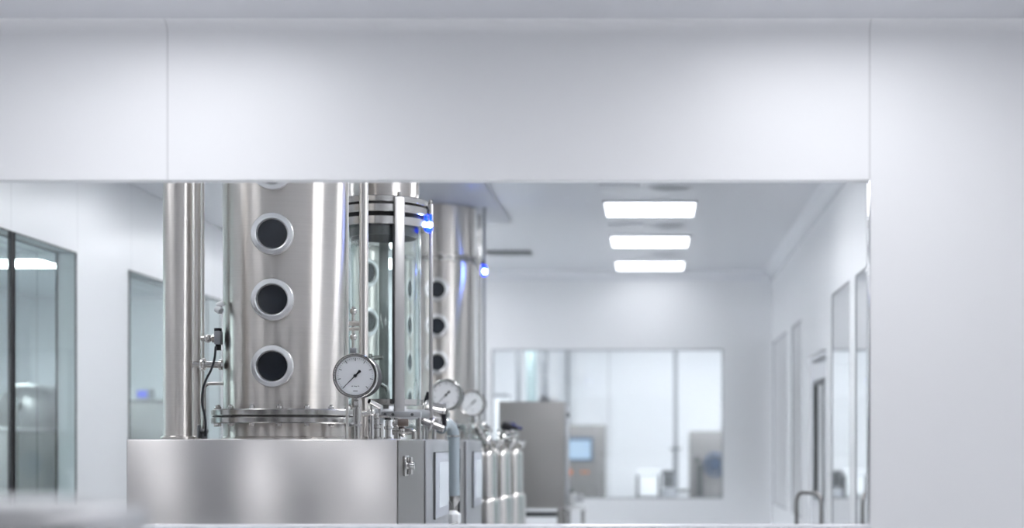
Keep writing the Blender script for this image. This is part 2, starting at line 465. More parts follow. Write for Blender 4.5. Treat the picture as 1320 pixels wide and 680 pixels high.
b = B()
b.box(-1.36, -.99, 12.86, 13.12, CEIL-.012, CEIL-.001)
t = b.build('slot_diffuser', M['dark_grey']); tag(t, 'dark slot diffuser in ceiling right of the far steel column', 'vent')
b = B(); b.box(-1.95, -.995, 9.3, 11.04, CEIL-.03, CEIL-.001, .004)
t = b.build('ceiling_plate', M['plate']); tag(t, 'grey metal ceiling plate above the far steel column', 'plate')

# ------------------------------------------------------------------ steel machine cabinets
XM0, XM1 = -1.79, -.86
def hmi(t, y0, y1, z0, z1, x):
    """control panel on a face looking +X"""
    b = B(); b.box(x+.0005, x+.007, y0, y1, z0, z1, .002); p = b.build('control_panel', M['bezel_grey'], t)
    b = B(); b.box(x+.0005, x+.008, y0-.006, y0, z0-.004, z1+.002); b.box(x+.0005, x+.008, y0, y1, z1, z1+.003)
    b.build('panel_edge', M['dark_grey'], p)
    b = B(); m = (y1-y0)*.25
    b.box(x+.0072, x+.0085, y0+m, y1-m*.35, z0+(z1-z0)*.15, z1-(z1-z0)*.15); b.build('screen', M['screen_reflection'], p)

t = thing('machine_cabinet', 'nearest steel cabinet carrying the large column, broad bright front', 'cabinet', ((XM0+XM1)/2, 5.3, 0), 'steel machine cabinets in a row')
b = B(); b.box(XM0, XM1-.004, 5.3, 5.91, .12, TOP, .006)
b.build('body', M['cab'], t)
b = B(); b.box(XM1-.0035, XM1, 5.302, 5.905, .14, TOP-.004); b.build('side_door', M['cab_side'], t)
b = B(); b.box(XM0, XM1-.006, 5.94, 6.60, .12, TOP, .006); b.build('rear_body', M['cab_light'], t)
b = B(); b.box(XM1-.0055, XM1+.004, 5.945, 6.595, .14, TOP-.004, .003); b.build('rear_door', M['cab_light'], t)
b = B(); b.box(XM0+.01, XM1-.008, 5.9105, 5.9395, .14, TOP-.006); b.build('gap_shade', M['gasket'], t)  # black fill paints the shade in the gap before the rear door
hmi(t, 6.14, 6.55, Z(667, 6.2), Z(583, 6.2), XM1+.004)
# latch
lz = Z(600, 5.42)
b = B(); b.box(XM1+.0005, XM1+.012, 5.40, 5.47, lz-.036, lz+.036, .003)
b.cyl((XM1+.012, 5.435, lz), (XM1+.034, 5.435, lz), .014); b.cyl((XM1+.02, 5.435, lz-.03), (XM1+.02, 5.435, lz+.03), .009)
b.build('latch', M['polish'], t)
for lx in (XM0+.06, XM1-.06):
    for ly in (5.36, 6.53):
        b = B(); b.cyl((lx, ly, 0), (lx, ly, .02), .03); b.cyl((lx, ly, .02), (lx, ly, .119), .015); b.build('foot', M['satin'], t)

t = thing('machine_cabinet', 'second steel cabinet showing only a narrow screen side behind the hose', 'cabinet', ((XM0+XM1)/2, 7., 0), 'steel machine cabinets in a row')
b = B(); b.box(XM0, XM1-.004, 6.99, 7.205, .12, TOP, .006); b.build('body', M['cab_dark'], t)
b = B(); b.box(XM0, XM1-.006, 7.245, 7.89, .12, TOP, .006); b.build('rear_body', M['cab_light'], t)
b = B(); b.box(XM1-.0055, XM1+.004, 7.25, 7.885, .14, TOP-.004, .003); b.build('rear_door', M['cab_light'], t)
b = B(); b.box(XM0+.01, XM1-.008, 7.2055, 7.2445, .14, TOP-.006); b.build('gap_shade', M['gasket'], t)  # gap shade painted by a black fill here too
hmi(t, 7.47, 7.85, Z(652, 7.55), Z(582, 7.55), XM1+.004)
for lx in (XM0+.06, XM1-.06):
    for ly in (7.06, 7.82):
        b = B(); b.cyl((lx, ly, 0), (lx, ly, .02), .03); b.cyl((lx, ly, .02), (lx, ly, .119), .015); b.build('foot', M['satin'], t)

t = thing('machine_cabinet', 'third steel cabinet hidden behind the screens, under the far column', 'cabinet', (-1.4, 8.3, 0), 'steel machine cabinets in a row')
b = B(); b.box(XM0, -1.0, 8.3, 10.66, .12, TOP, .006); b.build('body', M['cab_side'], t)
for lx in (XM0+.06, -1.06):
    for ly in (8.37, 10.59):
        b = B(); b.cyl((lx, ly, 0), (lx, ly, .02), .03); b.cyl((lx, ly, .02), (lx, ly, .119), .015); b.build('foot', M['satin'], t)

# ------------------------------------------------------------------ steel columns
def sight_glass(t, cx, cy, rcol, z, ang, ro, ri):
    """bolted sight port on a column: ANG is measured from -Y towards +X"""
    ax = Vector((math.sin(ang), -math.cos(ang), 0)); c = Vector((cx, cy, z)) + ax*(rcol*.985)
    b = B()
    b.lathe([(ro*.86, -.02), (ro*.86, .018), (ro*.98, .019), (ro, .022), (ro, .036), (ro*.97, .040), (ro*.80, .042), (ri*1.05, .040), (ri*1.01, .036), (ri*1.0, .020)], c, ax, 56)
    p = b.build('sight_glass', M['ring'], t, 30)
    b = B(); b.lathe([(0, .022), (ri*1.0, .022)], c, ax, 48); b.build('glass_disc', M['dark_glass'], p)
    b = B(); b.lathe([(ri*.975, .0225), (ri*.975, .030), (ri*1.01, .030), (ri*1.01, .0225)], c, ax, 48, True); b.build('gasket_ring', M['satin'], p)
def flange_pair(t, cx, cy, z0, z1, rf, rc, nb, gap=.004):
    zm = (z0+z1)/2
    b = B()
    for a, c in ((z0, zm-gap/2), (zm+gap/2, z1)):
        b.lathe([(rc, a), (rf-.004, a), (rf, a+.004), (rf, c-.004), (rf-.004, c), (rc, c)], (cx, cy, 0), seg=72, closed=True)
    p = b.build('flange', M['satin'], t, 30)
    b = B(); b.lathe([(rc, zm-gap/2), (rf-.006, zm-gap/2), (rf-.006, zm+gap/2), (rc, zm+gap/2)], (cx, cy, 0), seg=64, closed=True); b.build('gasket', M['gasket'], p)
    for k in range(nb):
        a = 2*PI*(k+.35)/nb; rr = (rf+rc)/2+.002; q = (cx+rr*math.cos(a), cy+rr*math.sin(a))
        b = B(); b.hexnut((*q, z1+.0003), (0, 0, 1), .011, .010); b.cyl((*q, z1+.0095), (*q, z1+.016), .006, seg=10); b.hexnut((*q, z0-.0003), (0, 0, -1), .011, .010)
        b.build('bolt', M['satin'], p)
def column(label, cx, cy, rc, rf, ports, pang, fl, uf, ztop, nb, group, pr=(.0767, .0545)):
    t = thing('distillation_column', label, 'column', (cx, cy, TOP), group)
    b = B()
    b.lathe([(rc+.006, TOP+.0005), (rc+.006, TOP+.006), (rc, TOP+.010), (rc, ztop), (0, ztop)], (cx, cy, 0), seg=96)
    b.build('shell', M['column'], t, 30)
    if fl: flange_pair(t, cx, cy, fl[0], fl[1], rf, rc+.0005, nb)
    if uf: flange_pair(t, cx, cy, uf[0], uf[1], rf-.03, rc+.0005, nb)
    for z in ports: sight_glass(t, cx, cy, rc, z, pang, *pr)
    return t
PZ = [EYE+v for v in (.278, .520, .7587, .995)]
FL = (Z(545, 5.63), Z(526, 5.63))
gc = 'brushed steel columns on the machine cabinets'
CX1, CY1, CR1 = X(368.5, 5.9), 5.9, .2316
main = column('large brushed steel column with dark round sight glasses, nearest the opening', CX1, CY1, CR1, .275, PZ, math.radians(2.5), FL, (2.60, 2.635), 2.965, 16, gc)
far_ = dup(main, (X(568, 10.35), 10.35, TOP), 'far steel column with ceiling plate above, right of the glass cylinder', gc)
mx, my, mr_ = X(456, 7.5), 7.5, .142
column('narrower steel column seen through the glass cylinder', mx, my, mr_, .18, [Z(415, 7.37), Z(352, 7.37)], math.radians(27), (Z(316, 7.35), Z(302, 7.35)), None, 2.995, 10, gc, (.068, .047))

# ------------------------------------------------------------------ pipes left of the column
def pipe(label, px, D, r, ztop=2.995, clampz=(), name='steel_pipe', group=None, mat='steel', base=TOP):
    x = X(px, D); t = thing(name, label, 'pipe', (x, D, base), group)
    b = B(); b.lathe([(0, base+.0006), (r*1.18, base+.0006), (r*1.18, base+.008), (r, base+.012), (r, ztop), (0, ztop)], (x, D, 0), seg=48); b.build('tube', M[mat], t, 30)
    for z in clampz:
        b = B(); b.clamp((x, D, z), (0, 0, 1), r); b.build('clamp', M['satin'], t)
    return t
gp = 'vertical steel pipes left of the large column'
pipe('thick vertical steel pipe at the left end of the cabinet', 229, 5.6, .0505, group=gp, mat='column')
pipe('slim vertical steel pipe right behind the thick pipe', 252.5, 5.82, .0185, group=gp)
pipe('thinnest vertical steel tube in the gap left of the large column', 261.5, 5.86, .0058, group=gp)

# horizontal transfer lines between the slim pipe and the column
t = thing('transfer_line', 'upper short steel line with valve block between slim pipe and column', 'pipe', (X(270, 5.8), 5.8, Z(436, 5.8)), 'short steel lines left of the large column')
z = Z(436, 5.8); x0, x1 = X(259.5, 5.8), X(284, 5.8)
b = B(); b.tube([(x0, 5.8, z), (x1, 5.8, z)], .0095); b.ball((X(268, 5.8), 5.8, z), .016); b.lathe([(.009, 0), (.016, .0), (.016, .016), (.009, .016)], (X(274, 5.8), 5.8, z), (1, 0, 0), 20, True)
b.build('tube', M['satin'], t)
b = B(); b.box(X(277.5, 5.78), X(286.0, 5.78), 5.76, 5.80, z-.024, z+.026, .004); b.build('valve_block', M['grey_plastic'], t)
b = B(); b.cyl((X(281, 5.78), 5.78, z+.026), (X(281, 5.78), 5.78, z+.037), .014); b.build('connector', M['black'], t)
b = B(); b.box(X(279, 5.78), X(284, 5.78), 5.768, 5.792, z-.045, z-.024); b.build('connector', M['black'], t)
t = thing('transfer_line', 'thick clamped steel line crossing to column below the valve block', 'pipe', (X(270, 5.8), 5.8, Z(470, 5.8)), 'short steel lines left of the large column')
z = Z(470, 5.78); x0, x1 = X(246, 5.74), X(287, 5.78)
b = B(); b.tube([(x0, 5.74, z), (x1, 5.78, z)], .0125); b.lathe([(.012, 0), (.02, 0), (.02, .01), (.012, .01)], (x1-.012, 5.78, z), (1, 0, 0), 20, True); b.build('tube', M['satin'], t)
b = B(); b.clamp((X(262, 5.76), 5.755, z), (1, 0.05, 0), .0145, .018); b.build('clamp', M['polish'], t)
t = thing('drain_line', 'thin bent steel tube running down beside black cable left of column', 'pipe', (X(263, 5.72), 5.72, TOP), None)
z = Z(494, 5.72)
b = B(); b.tube([(X(288, 5.72), 5.72, z), (X(263, 5.72), 5.72, z), (X(263, 5.72), 5.72, TOP+.03)], .0068, corner=.025); b.build('tube', M['satin'], t)
b = B(); b.cyl((X(263, 5.72), 5.72, TOP+.001), (X(263, 5.72), 5.72, TOP+.034), .012); b.cyl((X(257, 5.70), 5.70, TOP+.030), (X(268, 5.70), 5.70, TOP+.030), .0075); b.box(X(255.5, 5.7), X(258.5, 5.7), 5.685, 5.715, TOP+.005, TOP+.052, .003); b.build('drain_valve', M['grey_plastic'], t)
D_ = 5.70
cab = [(282, 447), (281, 462), (276, 478), (270, 488), (265.5, 501), (264.0, 520), (268.2, 535), (269.2, 548), (268.5, 562)]
b = B(); b.tube([(X(u, D_), D_-.04, Z(v, D_)) for u, v in cab], .0042, corner=.02)
tag(b.build('cable', M['rubber']), 'black cable curling down the left side of the large column', 'cable')
b = B(); pz = Z(399, 5.75); p0 = Vector((X(279, 5.75), 5.75, pz+.005)); b.cyl(p0, p0+Vector((.021, -.01, -.012)), .014, bev=.003); b.cyl(p0+Vector((.002, 0, .010)), p0+Vector((.028, 0, .022)), .010)
tag(b.build('sensor', M['white_plastic']), 'small white sensor stub on the left edge of the large column', 'sensor')

# ------------------------------------------------------------------ rods and small line right of the column
pipe('polished vertical steel rod passing behind the nearest gauge', 469, 5.62, .0158, clampz=(), name='steel_rod', mat='column')
pipe('very thin steel tube hugging the right edge of the large column', 447.5, 5.62, .0052, name='steel_rod', mat='steel')
t = thing('sample_line', 'narrow sampling line with small taps between column and polished rod', 'pipe', (X(456, 6.0), 6.0, TOP))
b = B(); sx, sy = X(455.5, 6.0), 6.0
b.tube([(sx, sy, TOP+.001), (sx, sy, Z(395, 6))], .007); b.build('tube', M['satin'], t)
for v in (401, 434): b = B(); b.ball((sx, sy, Z(v, 6)), .014); b.build('tap', M['satin'], t)
b = B(); b.cyl((sx-.014, sy-.012, Z(417, 6)), (sx+.030, sy-.012, Z(417, 6)), .0095); b.cyl((sx-.014, sy-.012, Z(424, 6)), (sx+.026, sy-.012, Z(424, 6)), .007); b.build('cross_bar', M['steel'], t)
b = B(); b.box(sx-.012, sx+.014, sy-.012, sy+.012, Z(455, 6), Z(448, 6), .002); b.build('bracket', M['grey_plastic'], t)

# ------------------------------------------------------------------ pressure gauges
def gauge(label, x, y, z, group):
    t = thing('pressure_gauge', label, 'gauge', (x, y, TOP), group)
    R = .0785; ax = (0, -1, 0); fy = y-.03
    b = B(); b.lathe([(0, -.125), (R*.88, -.125), (R*.94, -.116), (R*.94, -.016), (R*.88, -.0155), (R*.88, -.006), (0, -.006)], (x, fy, z), ax, 56); b.build('case', M['black'], t)
    b = B(); b.lathe([(R*.86, -.014), (R*.955, -.014), (R*.955, -.012), (R, -.010), (R, .006), (R*.975, .010), (R*.93, .010), (R*.90, .003), (R*.86, .003)], (x, fy, z), ax, 64, True); b.build('bezel', M['polish'], t, 30)
    b = B(); b.lathe([(0, -.002), (R*.895, -.002)], (x, fy, z), ax, 56)
    b.mat(1)
    ty = fy + .0014
    for k in range(41):                                   # scale from lower left over the top to lower right
        a = math.radians(225 - 270*k/40); big = k % 5 == 0
        r1, r0 = R*.80, R*(.66 if big else .755); wd = .0011 if big else .0005
        ca, sa = math.cos(a), math.sin(a)
        b.quad(*[(x+rr*ca - s*wd*sa, ty, z+rr*sa + s*wd*ca) for rr, s in ((r0, -1), (r1, -1), (r1, 1), (r0, 1))])
    for dx, dz, hw in ((-.011, -.036, .0025), (-.003, -.036, .002), (.003, -.037, .0025), (.011, -.036, .002), (0, -.053, .008)):
        b.quad((x+dx-hw, ty, z+dz-.0012), (x+dx+hw, ty, z+dz-.0012), (x+dx+hw, ty, z+dz+.0012), (x+dx-hw, ty, z+dz+.0012))
    b.build('dial', [M['dial'], M['dark_grey']], t, fix=False)
    a = math.radians(225); d = Vector((math.cos(a), 0, math.sin(a))); n = Vector((-d.z, 0, d.x)); c = Vector((x, fy-.003, z)); e = Vector((0, -.0012, 0))
    b = B()
    def blade(p):
        A = [b.bm.verts.new(q) for q in p]; Bb = [b.bm.verts.new(q+e) for q in p]; k = len(p)
        b.bm.faces.new(A); b.bm.faces.new(Bb[::-1])
        for i in range(k): b.bm.faces.new((A[i], A[(i+1) % k], Bb[(i+1) % k], Bb[i]))
    blade([c-d*.012+n*.002, c+d*R*.74+n*.0008, c+d*R*.74-n*.0008, c-d*.012-n*.002])
    blade([c-d*.008+n*.0022, c-d*.024+n*.0055, c-d*.027, c-d*.024-n*.0055, c-d*.008-n*.0022])
    b.lathe([(0, .004), (.005, .004), (.006, .001), (.006, 0)], c, ax, 16)
    b.build('needle', M['black'], t)
    b = B(); b.cyl((x, fy+.03, z-R*.84), (x, fy+.03, TOP+.001), .0105); b.hexnut((x, fy+.03, z-R-.030), (0, 0, 1), .0165, .026); b.lathe([(.010, 0), (.017, .0), (.018, .008), (.010, .008)], (x, fy+.03, TOP+.045), (0, 0, 1), 24, True); b.lathe([(.010, 0), (.0145, 0), (.0145, .045), (.010, .045)], (x, fy+.03, TOP+.060), (0, 0, 1), 24, True)
    b.build('stem', M['satin'], t)
    return t
gg = 'round white dial pressure gauges along the machines'
GZ = Z(484, 5.42)
g1 = gauge('nearest and largest round white pressure gauge in front of the polished rod', X(458, 5.42), 5.45, GZ, gg)
dup(g1, (X(575, 7.6), 7.63, TOP), 'second white pressure gauge, right of the glass cylinder foot', gg)
dup(g1, (X(609, 9.2), 9.23, TOP), 'smallest blurred white pressure gauge, above the steel bottles', gg)

# ------------------------------------------------------------------ glass column
GX, GY = X(495, 6.35), 6.35
GR, RF = .150, .181
t = thing('glass_column', 'clear glass cylinder clamped between steel flanges behind the large column', 'glass column', (GX, GY, TOP))
zt, zb = Z(290, 6.2), Z(517, 6.2)
b = B(); b.lathe([(GR, zb-.012), (GR, zt+.012), (GR-.007, zt+.012), (GR-.007, zb-.012)], (GX, GY, 0), seg=96, closed=True); b.build('glass_tube', M['tube_glass'], t, 30)
for a, c in ((Z(260, 6.2), Z(252, 6.2)), (Z(273, 6.2), Z(262.5, 6.2)), (Z(289, 6.2), Z(278, 6.2))):
    b = B(); b.lathe([(0 if a > 2.36 else GR-.02, a), (RF-.003, a), (RF, a+.003), (RF, c-.003), (RF-.003, c), (0 if a > 2.36 else GR-.02, c)], (GX, GY, 0), seg=72, closed=a <= 2.36); b.build('flange', M['satin'], t, 30)
b = B(); b.lathe([(GR-.004, Z(278, 6.2)), (RF-.02, Z(278, 6.2)), (RF-.02, Z(273, 6.2)), (GR-.004, Z(273, 6.2))], (GX, GY, 0), seg=64, closed=True); b.build('gasket', M['gasket'], t)
b = B(); b.lathe([(GR-.012, Z(289, 6.2)), (GR-.012, Z(301, 6.2)), (GR-.02, Z(301, 6.2)), (GR-.02, Z(289, 6.2))], (GX, GY, 0), seg=64, closed=True); b.build('seal_ring', M['dark_grey'], t)
b = B(); b.lathe([(0, Z(251.8, 6.2)), (.142, Z(251.8, 6.2)), (.142, 2.96), (0, 2.96)], (GX, GY, 0), seg=72); b.build('top_vessel', M['column'], t, 30)
b = B(); b.lathe([(.05, zb-.012), (GR+.012, zb-.012), (GR+.012, zb+.01), (GR+.001, zb+.01), (GR+.001, zb-.008), (.05, zb-.008)], (GX, GY, 0), seg=64, closed=True); b.build('lower_ring', M['satin'], t)
b = B(); b.lathe([(0, Z(539, 6.2)), (RF+.003, Z(539, 6.2)), (RF+.006, Z(537, 6.2)), (RF+.006, Z(529, 6.2)), (RF+.003, Z(527, 6.2)), (0, Z(527, 6.2))], (GX, GY, 0), seg=64); b.build('base_plate', M['cab_light'], t)
for k, ang in enumerate((-62, 12, 100, 192)):
    a = math.radians(ang); rr = RF+.0085
    q = Vector((GX+rr*math.cos(a), GY+rr*math.sin(a), 0)); m = Matrix.Translation(q) @ Matrix.Rotation(a, 4, 'Z')
    b = B(); b.box(-.006, .008, -.021, .021, Z(537, 6.2), Z(254, 6.2), .003, mtx=m); tr = b.build('tie_rod', M['rod'], t)
    if k == 0:
        b = B(); b.box(-.0055, .0075, -.0275, -.0215, Z(520, 6.2), Z(290, 6.2), mtx=m); b.build('seal_strip', M['gasket'], tr)
    b = B(); b.cyl((q.x, q.y, Z(254, 6.2)+.0003), (q.x, q.y, Z(254, 6.2)+.018), .008, seg=12); b.build('nut', M['satin'], tr)
for ang in (-110, 20, 140):
    a = math.radians(ang); q = (GX+.14*math.cos(a), GY+.14*math.sin(a))
    b = B(); b.cyl((*q, TOP+.001), (*q, Z(539, 6.2)), .010); b.build('leg', M['satin'], t)
b = B(); b.tube([(GX+.02, GY-.02, zb-.002), (GX+.02, GY-.02, zb+.06), (GX-.045, GY-.05, zb+.09), (GX-.045, GY-.05, Z(456, 6.3))], .008, corner=.03); b.ball((GX-.04, GY-.05, Z(461, 6.25)), .013); b.cyl((GX-.07, GY-.05, Z(461, 6.25)), (GX+.005, GY-.05, Z(459, 6.25)), .009); b.build('dip_tube', M['satin'], t)
b = B(); bx = X(539.5, 6.28); b.cyl((bx, 6.27, Z(251, 6.27)), (bx, 6.27, 2.94), .0055); b.build('vent_tube', M['polish'], t)

# ------------------------------------------------------------------ blue indicator lamps
def lamp(label, x, y, z, group):
    t = thing('indicator_lamp', label, 'indicator lamp', (x, y, z), group)
    b = B(); b.cyl((x-.004, y+.03, z-.012), (x-.004, y-.004, z-.012), .017, bev=.003); b.box(x-.020, x-.006, y, y+.02, z-.006, z+.050, .003); b.cyl((x+.006, y+.012, z+.005), (x+.006, y+.012, z+.045), .0065); b.build('lens', M['led_lens'], t)
    b = B(); b.box(x-.024, x-.001, y+.008, y+.030, z+.046, z+.062, .003); b.cyl((x-.004, y+.016, z+.058), (x-.012, y+.016, z+.082), .006); b.build('housing', M['black'], t)
    b = B(); b.ball((x+.004, y-.012, z), .0125); b.build('bulb', M['led'], t)
    return t
l1 = lamp('glowing blue lamp on the rim of the glass cylinder flange', X(553, 6.33), 6.33, Z(290, 6.33), 'blue lamps on the columns')
dup(l1, (X(626.0, 10.28), 10.20, Z(350, 10.2)), 'glowing blue lamp on thin rod right of the far steel column', 'blue lamps on the columns')
pipe('thin dark rod under the second blue lamp beside far column', 624.5, 10.3, .0105, ztop=CEIL-.032, name='steel_rod', mat='grey_plastic')
pipe('pale narrow pipe squeezed between the far column and thin rod', 618, 10.62, .014, ztop=CEIL-.032, name='steel_rod', mat='polish')

# ------------------------------------------------------------------ valves and lines on the first cabinet
def clampvalve(name, label, cat, x, y, h, r, cap, group=None, handle=None, capmat='dark_grey'):
    t = thing(name, label, cat, (x, y, TOP), group)
    b = B(); b.lathe([(0, .001), (r*1.5, .001), (r*1.5, .006), (r, .008), (r, h*.42), (r*1.4, h*.44), (r*1.4, h*.55), (r, h*.57), (r, h*.8), (r*.8, h*.82), (0, h*.82)], (x, y, TOP), seg=24); b.build('body', M['satin'], t, 30)
    b = B(); b.lathe([(0, h*.83), (cap, h*.83), (cap*1.05, h*.88), (cap*.9, h), (0, h)], (x, y, TOP), seg=20); b.build('cap', M[capmat], t, 30)
    if handle:
        b = B(); b.cyl((x+cap*.9, y-.002, TOP+h*.9), (x+cap*.9+handle[0], y+handle[1], TOP+h*.9+handle[2]), .005); b.build('handle', M[handle[3]], t)
    return t
gv = 'small valves in front of the glass cylinder foot'
clampvalve('valve', 'short white-bodied valve right of the nearest gauge stem', 'valve', X(485, 5.6), 5.6, .092, .0125, .013, gv, (.04, 0, -.002, 'satin'), 'satin')
clampvalve('valve', 'squat dark-capped valve just behind the nearest gauge stem', 'valve', X(474, 5.75), 5.75, .075, .017, .020, gv, (.03, 0, .012, 'satin'))
clampvalve('valve', 'black narrow valve under the glass cylinder base plate', 'valve', X(500, 5.72), 5.72, .085, .010, .012, gv, None, 'black')
t = thing('manifold', 'low steel manifold of tees and elbows under the glass cylinder', 'manifold', (X(520, 5.85), 5.85, TOP))
b = B(); y = 5.85; z0 = TOP+.03
b.tube([(X(506, y), y, z0), (X(530, y), y, z0)], .014); b.tube([(X(512, y), y, TOP+.001), (X(512, y), y, z0+.055)], .013); b.tube([(X(526, y), y, z0), (X(534, y), y, z0), (X(534, y), y, TOP+.001)], .010, corner=.02)
b.build('tube', M['satin'], t)
b = B(); b.clamp((X(520, y), y, z0), (1, 0, 0), .0145); b.build('clamp', M['polish'], t)
b = B(); b.ball((X(512, y), y, z0+.03), .019); b.build('valve_ball', M['satin'], t)
b = B(); b.box(X(514, y), X(528, y), y-.03, y-.015, z0+.018, z0+.046, .003); b.build('actuator', M['copper'], t)
t = thing('bracket_arm', 'flat grey bracket arm with screws beside the nearest gauge', 'bracket', (X(497, 5.6), 5.62, TOP))
b = B(); b.box(X(489, 5.66), X(543, 5.66), 5.64, 5.675, Z(538, 5.66), Z(530, 5.66), .003); b.box(X(489, 5.66), X(493, 5.66), 5.63, 5.68, Z(546, 5.66), Z(522, 5.66), .003); b.build('arm', M['cab_light'], t)
b = B(); b.cyl((X(491, 5.66), 5.655, TOP+.001), (X(491, 5.66), 5.655, Z(546, 5.66)), .006); b.build('post', M['satin'], t)
b = B(); b.cyl((X(541, 5.66), 5.655, TOP+.001), (X(541, 5.66), 5.655, Z(538.3, 5.66)), .006); b.build('post', M['satin'], t)
for u in (496, 506, 531):
    b = B(); b.cyl((X(u, 5.63), 5.64, Z(534, 5.64)), (X(u, 5.63), 5.634, Z(534, 5.64)), .006, seg=6); b.build('screw', M['dark_grey'], t)
b = B(); b.cyl((X(478, 5.56), 5.53, Z(517, 5.56)), (X(489, 5.56), 5.57, Z(524, 5.56)), .0085); b.cyl((X(468, 5.56), 5.56, Z(533, 5.56)), (X(481, 5.56), 5.545, Z(531, 5.56)), .012, bev=.003); b.cyl((X(480, 5.56), 5.55, Z(517, 5.56)), (X(480, 5.56), 5.55, TOP+.001), .0065); b.ball((X(480, 5.56), 5.55, Z(531, 5.56)), .013)
tag(b.build('tee_fitting', M['polish']), 'shiny tee fitting clustered behind the nearest gauge stem', 'fitting')
# tilted polished receiver with its hose
t = thing('receiver_vessel', 'shiny tilted steel receiver left of the second gauge', 'vessel', (X(558, 6.25), 6.2, TOP))
p0 = Vector((X(547, 6.5), 6.48, Z(529, 6.5))); p1 = Vector((X(573, 6.5), 6.50, Z(534, 6.5))); ax = p1-p0; L = ax.length
b = B(); b.lathe([(0, 0), (.040, 0), (.047, .006), (.047, .012), (.042, .014), (.042, L-.014), (.047, L-.012), (.047, L-.004), (.034, L), (0, L)], p0, ax, 40); b.build('body', M['satin'], t, 30)
b = B(); b.cyl(p0.lerp(p1, .5)+Vector((0, 0, -.042)), Vector((p0.lerp(p1, .5).x, 6.49, TOP+.001)), .009); b.build('post', M['satin'], t)
b = B(); b.cyl(p0.lerp(p1, .15)+Vector((0, 0, -.046)), Vector((p0.lerp(p1, .15).x, 6.49, TOP+.001)), .006); b.build('post', M['satin'], t)
q0 = Vector((X(543, 6.3), 6.30, Z(541, 6.3))); q1 = Vector((X(572, 6.3), 6.31, Z(553, 6.3)))
b = B(); b.cyl(q0, q1, .015, bev=.003); b.clamp(q0.lerp(q1, .45), q1-q0, .0155, .014); b.cyl((q0.x+.01, 6.3, TOP+.001), (q0.x+.01, 6.3, q0.z-.006), .006); b.build('outlet_arm', M['satin'], t)
b = B(); b.box(X(570, 6.4), X(575, 6.4), 6.395, 6.43, Z(549, 6.4), Z(533, 6.4), .003); b.build('lever', M['black'], t)
t = thing('hose', 'clear blue-grey hose looping down between the two screen panels', 'hose', (X(583, 6.8), 6.8, .98))
hp = [(568, 552, 6.66), (572, 546, 6.7), (579, 546, 6.76), (584.5, 556, 6.80), (585, 575, 6.80), (584.5, 610, 6.8), (585, 642, 6.8)]
pts = [Vector((X(u, d), d, Z(v, d))) for u, v, d in hp]
b = B(); b.tube(pts, .0262, 20, corner=.05); b.build('tube', M['hose'], t, 50)
b = B(); e = pts[-1]; b.lathe([(.0272, .012), (.0272, -.006), (.018, -.022), (.009, -.034), (.009, -.05), (0, -.05)], e, (0, 0, 1), 24); b.build('end_fitting', M['satin'], t)
b = B(); b.lathe([(.0263, -.003), (.0295, -.003), (.0295, .003), (.0263, .003)], pts[3]+Vector((0, 0, -.02)), (0, 0, 1), 24, True); b.build('hose_clip', M['polish'], t)
t = thing('drain_block', 'pale faceted drain block below the hose end', 'drain block', (X(583, 6.8), 6.8, 0))
b = B(); b.lathe([(0, 0), (.05, 0), (.05, .02), (.018, .03), (.018, Z(672, 6.8)-.03), (.034, Z(672, 6.8)), (.034, Z(662, 6.8)), (.014, Z(657, 6.8)-.001), (0, Z(657, 6.8)-.001)], (X(584, 6.8), 6.8, 0), seg=8); b.build('body', M['white_plastic'], t)
b = B(); b.cyl((X(581, 6.75), 6.76, Z(678, 6.75)), (X(590, 6.75), 6.76, Z(674, 6.75)), .008); b.build('spigot', M['satin'], t)
D_ = 6.88
b = B(); b.tube([(X(u, D_), D_, Z(v, D_)) for u, v in ((592.5, 578), (592.3, 600), (591.8, 635), (591.5, 660), (592, 690), (592, 830), (592, 978))], .0045, corner=.03)
tag(b.build('cable', M['rubber']), 'black cable hanging along the right side of the clear hose', 'cable')

# valves on the second cabinet
gv2 = 'blurred valves and fittings below the second and third gauges'
clampvalve('valve', 'black capped valve against the foot of the second gauge', 'valve', X(588, 7.15), 7.15, .062, .014, .019, gv2, None, 'black')
clampvalve('valve', 'shiny valve between the second and third gauges', 'valve', X(602, 8.6), 8.6, .08, .014, .018, gv2, (.03, 0, .01, 'satin'), 'satin')
b = B(); q = Vector((X(546, 6.6), 6.58, 0)); b.tube([(X(548, 6.56), 6.56, TOP+.001), (X(548, 6.56), 6.56, Z(520, 6.56)), (X(553, 6.56), 6.56, Z(505, 6.56))], .010, corner=.02)
tag(b.build('hose_stub', M['black']), 'stubby black hose left of the second gauge dial', 'hose')

